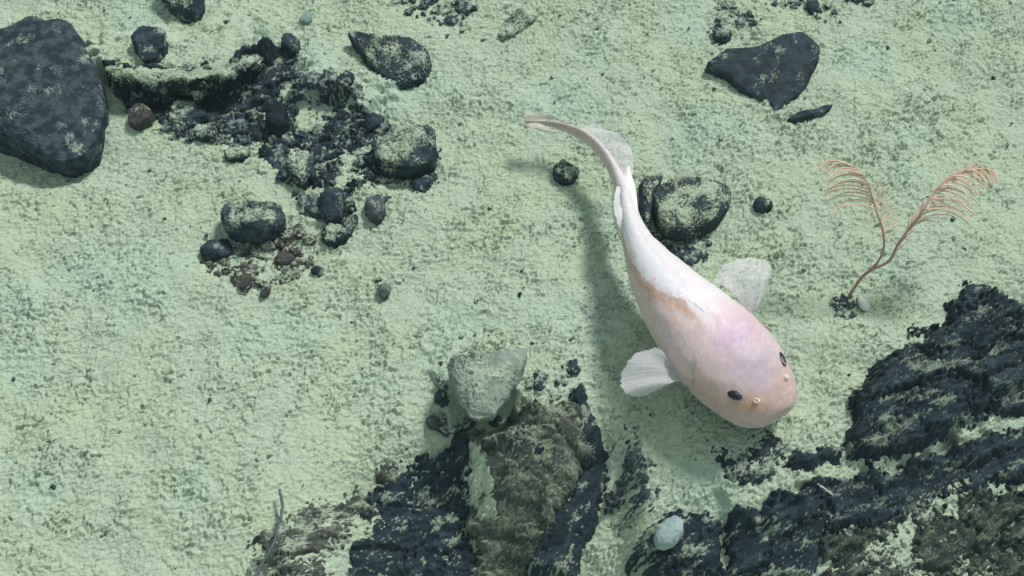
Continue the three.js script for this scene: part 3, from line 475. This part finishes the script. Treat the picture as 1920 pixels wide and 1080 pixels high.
  const whiteFin = new THREE.MeshPhysicalMaterial({ color: new THREE.Color(0.86, 0.82, 0.86), roughness: 0.5, sheen: 0.2 });
  const backFin = new THREE.MeshPhysicalMaterial({ color: new THREE.Color(0.84, 0.80, 0.84), roughness: 0.5, transmission: 0.06, thickness: 0, side: THREE.DoubleSide });
  const tailFin = new THREE.MeshPhysicalMaterial({ color: new THREE.Color(0.66, 0.58, 0.50), roughness: 0.55, transparent: true, opacity: 0.5, side: THREE.DoubleSide });
  // f(u, v): u along the fin, v from root to free edge
  function sheet(name, f, NU, NV, mat, rays, rr = 0.0005) {
    const p = [], ix = [], th = name === 'dorsal_fin' && !rays ? 0.00015 : 0.0003, V = (u, v) => f(u, v);
    for (const sgn of [1, -1]) for (let i = 0; i <= NU; i++) for (let j = 0; j <= NV; j++) {
      const u = i / NU, v = j / NV, a = V(u, v), du = V(Math.min(1, u + .01), v).sub(V(Math.max(0, u - .01), v)), dv = V(u, Math.min(1, v + .02)).sub(V(u, Math.max(0, v - .02)));
      const n = du.cross(dv).normalize(); a.addScaledVector(n, sgn * th + 0.0003 * Math.cos(u * rays * 6.283) * v); p.push(a.x, a.y, a.z);
    }
    const o = (NU + 1) * (NV + 1);
    for (let i = 0; i < NU; i++) for (let j = 0; j < NV; j++) { const a = i * (NV + 1) + j, b = a + NV + 1; ix.push(a, b, a + 1, a + 1, b, b + 1, o + a, o + a + 1, o + b, o + a + 1, o + b + 1, o + b); }
    const m = mesh(name, geo(p, ix), mat, fish);
    if (rays) for (let k = 0; k <= rays; k++) { const u = clamp((k + 0.5 * n2(k * 1.7, rays)) / rays), pts = [0, .25, .5, .75, 1.0].map(v => f(u, v)); mesh('fin_ray', new THREE.TubeGeometry(new THREE.CatmullRomCurve3(pts), 8, rr, 5), rayMat, m); }
    return m;
  }
  const poly = (pts, u) => { const f = clamp(u) * (pts.length - 1), i = Math.min(pts.length - 2, Math.floor(f)); const c = new THREE.CatmullRomCurve3(pts); return c.getPoint(clamp(u)); };
  const fan = (rootPts, edgePts, curl = 0.01) => { const A = rootPts.map(q => at(q[0], q[1], q[2] - sag(...q))), B = edgePts.map(q => at(q[0], q[1], q[2] - sag(...q))), ca = new THREE.CatmullRomCurve3(A), cb = new THREE.CatmullRomCurve3(B);
    return (u, v) => { const a = ca.getPoint(clamp(u)), b = cb.getPoint(clamp(u)), r = a.lerp(b, v * (1 + 0.035 * n2(u * 55, 2) * v * v)); r.y += curl * Math.sin(v * Math.PI) + 0.003 * Math.sin(u * 17 + v * 3) * v; return r; }; };
  sheet('pectoral_fin', fan([[1392, 572, .075], [1402, 580, .073], [1412, 588, .07]], [[1338, 530, .095], [1352, 502, .098], [1388, 486, .099], [1424, 484, .098], [1443, 500, .094], [1440, 530, .086], [1418, 582, .075]]), 60, 14, finMat, 26, 0.00026);
  sheet('pectoral_fin', fan([[1262, 690, .075], [1270, 702, .072], [1280, 716, .07]], [[1228, 652, .092], [1196, 660, .094], [1174, 684, .094], [1164, 712, .092], [1172, 736, .088], [1196, 742, .082], [1258, 722, .072]]), 60, 14, finMat, 26, 0.00026);
  // the long back fin, laid over to the right side of the fish
  sheet('dorsal_fin', (u, v) => { const t = mix(0.625, 0.325, u), th = Math.PI / 2 - 0.01 - v * (lay(t) * (1 + 0.06 * n2(u * 60, 3) + 0.04 * n2(u * 150, 5))); const p = skin(t, th), { S, U } = frame(t); return p.addScaledVector(S.multiplyScalar(Math.cos(th)).addScaledVector(U, Math.sin(th)), 0.0008 * (1 - v * v) - 0.0005 * v * v + 0.00035 * n2(u * 30, v * 2)); }, 220, 10, backFin, 0);
  // back part of the same fin standing off the tail, and the narrow fin below
  sheet('dorsal_fin', fan([[1174, 348, .106], [1156, 312, .108], [1134, 284, .110], [1108, 260, .110], [1080, 245, .108]], [[1188, 322, .112], [1187, 294, .116], [1176, 268, .119], [1154, 249, .120], [1110, 233, .116]], 0.002), 60, 8, finMat, 24, 0.0003);
  sheet('tail_flap', fan([[1206, 450, .112], [1197, 400, .115], [1192, 358, .114], [1181, 316, .110]], [[1172, 446, .106], [1153, 402, .106], [1155, 358, .108], [1176, 313, .108]], 0.005), 40, 10, whiteFin, 0);
  sheet('anal_fin', fan([[1172, 470, .085], [1158, 425, .085], [1152, 380, .085], [1152, 345, .088]], [[1164, 452, .075], [1151, 415, .072], [1148, 385, .075], [1150, 350, .085]], 0.002), 40, 6, tailFin, 18, 0.0004);
  sheet('tail_fin', fan([[1080, 258, .102], [1040, 246, .102], [1015, 230, .105], [1040, 224, .108], [1075, 236, .110]], [[1030, 245, .100], [1000, 241, .101], [983, 228, .104], [986, 214, .108], [1034, 217, .112]], 0.001), 40, 8, tailFin, 16, 0.0003);
}

// ------------------------------------------------------------ the feathery coral
{
  const root = atG(1588, 560), gy = G(root.x, root.z);
  const coral = group('feather_coral', 'orange feathery coral with two curved plumes rising from one stalk', 'coral');
  const brown = new THREE.MeshStandardMaterial({ color: new THREE.Color(0.40, 0.23, 0.165), roughness: 0.7 });
  const orange = new THREE.MeshStandardMaterial({ color: new THREE.Color(0.66, 0.45, 0.32), roughness: 0.7 });
  const peach = new THREE.MeshStandardMaterial({ color: new THREE.Color(0.76, 0.60, 0.46), roughness: 0.7 });
  const tube = (pts, r0, r1, mat, name, parent, seg = 40, rad = 7) => {
    const c = new THREE.CatmullRomCurve3(pts), g = new THREE.TubeGeometry(c, seg, 1, rad), p = g.attributes.position;
    for (let i = 0; i <= seg; i++) { const ctr = c.getPointAt(i / seg), r = mix(r0, r1, i / seg); for (let j = 0; j <= rad; j++) { const k = i * (rad + 1) + j; p.setXYZ(k, ctr.x + (p.getX(k) - ctr.x) * r, ctr.y + (p.getY(k) - ctr.y) * r, ctr.z + (p.getZ(k) - ctr.z) * r); } }
    g.computeVertexNormals(); mesh(name, g, mat, parent); return parent.children[parent.children.length - 1];
  };
  const V = (px, py, h) => at(px, py, gy + h);
  tube([V(1586, 566, -0.01), V(1598, 545, 0.015), V(1618, 518, 0.045), V(1636, 504, 0.065)], 0.0026, 0.0024, brown, 'stalk', coral);
  const tw = (pts) => { const c = new THREE.CatmullRomCurve3(pts); return c; };
  const left = [V(1622, 514, 0.05), V(1645, 492, 0.075), V(1657, 466, 0.10), V(1655, 432, 0.125), V(1644, 398, 0.15), V(1633, 362, 0.17), V(1620, 332, 0.185), V(1598, 312, 0.19), V(1572, 304, 0.19)];
  const right = [V(1634, 505, 0.065), V(1666, 490, 0.085), V(1684, 458, 0.11), V(1704, 430, 0.13), V(1726, 402, 0.15), V(1744, 372, 0.165), V(1768, 344, 0.18), V(1800, 324, 0.185), V(1830, 318, 0.18), V(1858, 320, 0.17)];
  const lb = tube(left, 0.0020, 0.0009, brown, 'branch', coral, 70), rb = tube(right, 0.0023, 0.0010, brown, 'branch', coral, 70);
  const cl = tw(left), cr = tw(right), r = mulberry(301);
  // pinnules: [branch, t0, t1, count, picture vector at t0, at t1, droop px, material]
  const rows = [
    [lb, cl, 0.52, 0.99, 19, [-92, -4], [-44, 4], 16, orange, 0],
    [lb, cl, 0.34, 0.64, 9, [30, -26], [22, -24], 4, orange, 0],
    [lb, cl, 0.24, 0.50, 5, [24, -16], [30, -18], 4, peach, 0],
    [rb, cr, 0.48, 0.99, 25, [88, 24], [22, 18], 16, orange, 1],
    [rb, cr, 0.30, 0.52, 6, [64, -26], [84, 0], 14, peach, 1],
    [rb, cr, 0.30, 0.85, 17, [8, -36], [26, -14], -2, orange, 1],
    [rb, cr, 0.14, 0.30, 4, [34, -34], [44, -44], 3, brown, 1],
  ];
  for (const [br, c, t0, t1, n, v0, v1, droop, mat] of rows) for (let i = 0; i < n; i++) {
    const t = mix(t0, t1, (i + 0.4 * r()) / (n - 1 + 0.4)), k = i / (n - 1), p0 = c.getPoint(clamp(t)), q = toPx(p0), h = p0.y;
    const vx = mix(v0[0], v1[0], k) * (0.85 + 0.3 * r()), vy = mix(v0[1], v1[1], k) + (r() - 0.5) * 6, dh = (r() - 0.5) * 0.03;
    const pts = [p0, at(q[0] + vx * 0.35, q[1] + vy * 0.35 - droop * 0.45, h + dh * 0.4), at(q[0] + vx * 0.72, q[1] + vy * 0.72 - droop * 0.25, h + dh * 0.8), at(q[0] + vx, q[1] + vy + droop * 0.5, h + dh)];
    tube(pts, 0.0015, 0.0008, r() < 0.25 ? peach : mat, 'pinnule', br, 12, 5);
  }
  rubble('rubble', 'dark gritty clump around the foot of the feathery coral', [[1560, 560], [1600, 550], [1615, 580], [1600, 605], [1570, 602]], 16, [4, 11], { seed: 70 });
  // little pale shell by its foot
  const sp = atG(1618, 572), sy = G(sp.x, sp.z);
  const pts = []; for (let i = 0; i <= 14; i++) { const a = i / 14; pts.push(new THREE.Vector2(0.0001 + 0.009 * Math.sin(a * Math.PI * 0.5) * (1 + 0.04 * Math.sin(a * 50)), 0.008 * Math.cos(a * Math.PI * 0.5))); }
  const sh = mesh('shell', new THREE.LatheGeometry(pts, 28), new THREE.MeshStandardMaterial({ color: new THREE.Color(0.62, 0.66, 0.6), roughness: 0.5 })); sh.scale.set(1, 1.1, 1.4); sh.rotation.set(0.3, 0.5, -0.4); sh.position.set(sp.x, sy + 0.002, sp.z);
  tag(sh, 'small white ribbed shell beside the foot of the feathery coral', 'shell');
}
// ------------------------------------------------------------ strands of debris on the bottom
{
  const dark = new THREE.MeshStandardMaterial({ color: new THREE.Color(0.10, 0.135, 0.14), roughness: 0.9 });
  const pale = new THREE.MeshStandardMaterial({ color: new THREE.Color(0.45, 0.52, 0.46), roughness: 0.8 });
  const strand = (label, pts, r, mat, cat = 'strand', lift = 0.003) => {
    const c = new THREE.CatmullRomCurve3(pts.map(([px, py, h = 0]) => atG(px, py, lift + h)));
    const g = new THREE.TubeGeometry(c, 50, r, 6), p = g.attributes.position, n = g.attributes.normal;
    for (let i = 0; i < p.count; i++) { const k = r * 0.5 * n3(p.getX(i) * 140, p.getY(i) * 140, p.getZ(i) * 140); p.setXYZ(i, p.getX(i) + n.getX(i) * k, p.getY(i) + n.getY(i) * k, p.getZ(i) + n.getZ(i) * k); }
    g.computeVertexNormals(); tag(mesh(cat === 'twig' ? 'twig' : 'strand', g, mat), label, cat);
  };
  strand('knotted dark twig standing at the lower edge left of the black hollow', [[524, 918, 0.012], [530, 950, 0.014], [522, 985, 0.012], [512, 1020, 0.01], [490, 1060, 0.008], [470, 1100, 0.004]], 0.0022, dark, 'twig', 0.006);
  strand('short pale curved thread over the black scarp', [[448, 118, 0.02], [458, 128, 0.022], [458, 142, 0.018]], 0.0013, pale);
  strand('straight pale thread lying along the foot of the black scarp', [[392, 166, 0.012], [420, 167, 0.012], [446, 164, 0.012]], 0.0011, pale);
  strand('pale twig across the black ledge right of the pale oval stone', [[1526, 903, 0.014], [1544, 915, 0.014], [1562, 928, 0.013]], 0.0014, pale);
}
renderer.render(scene, camera);
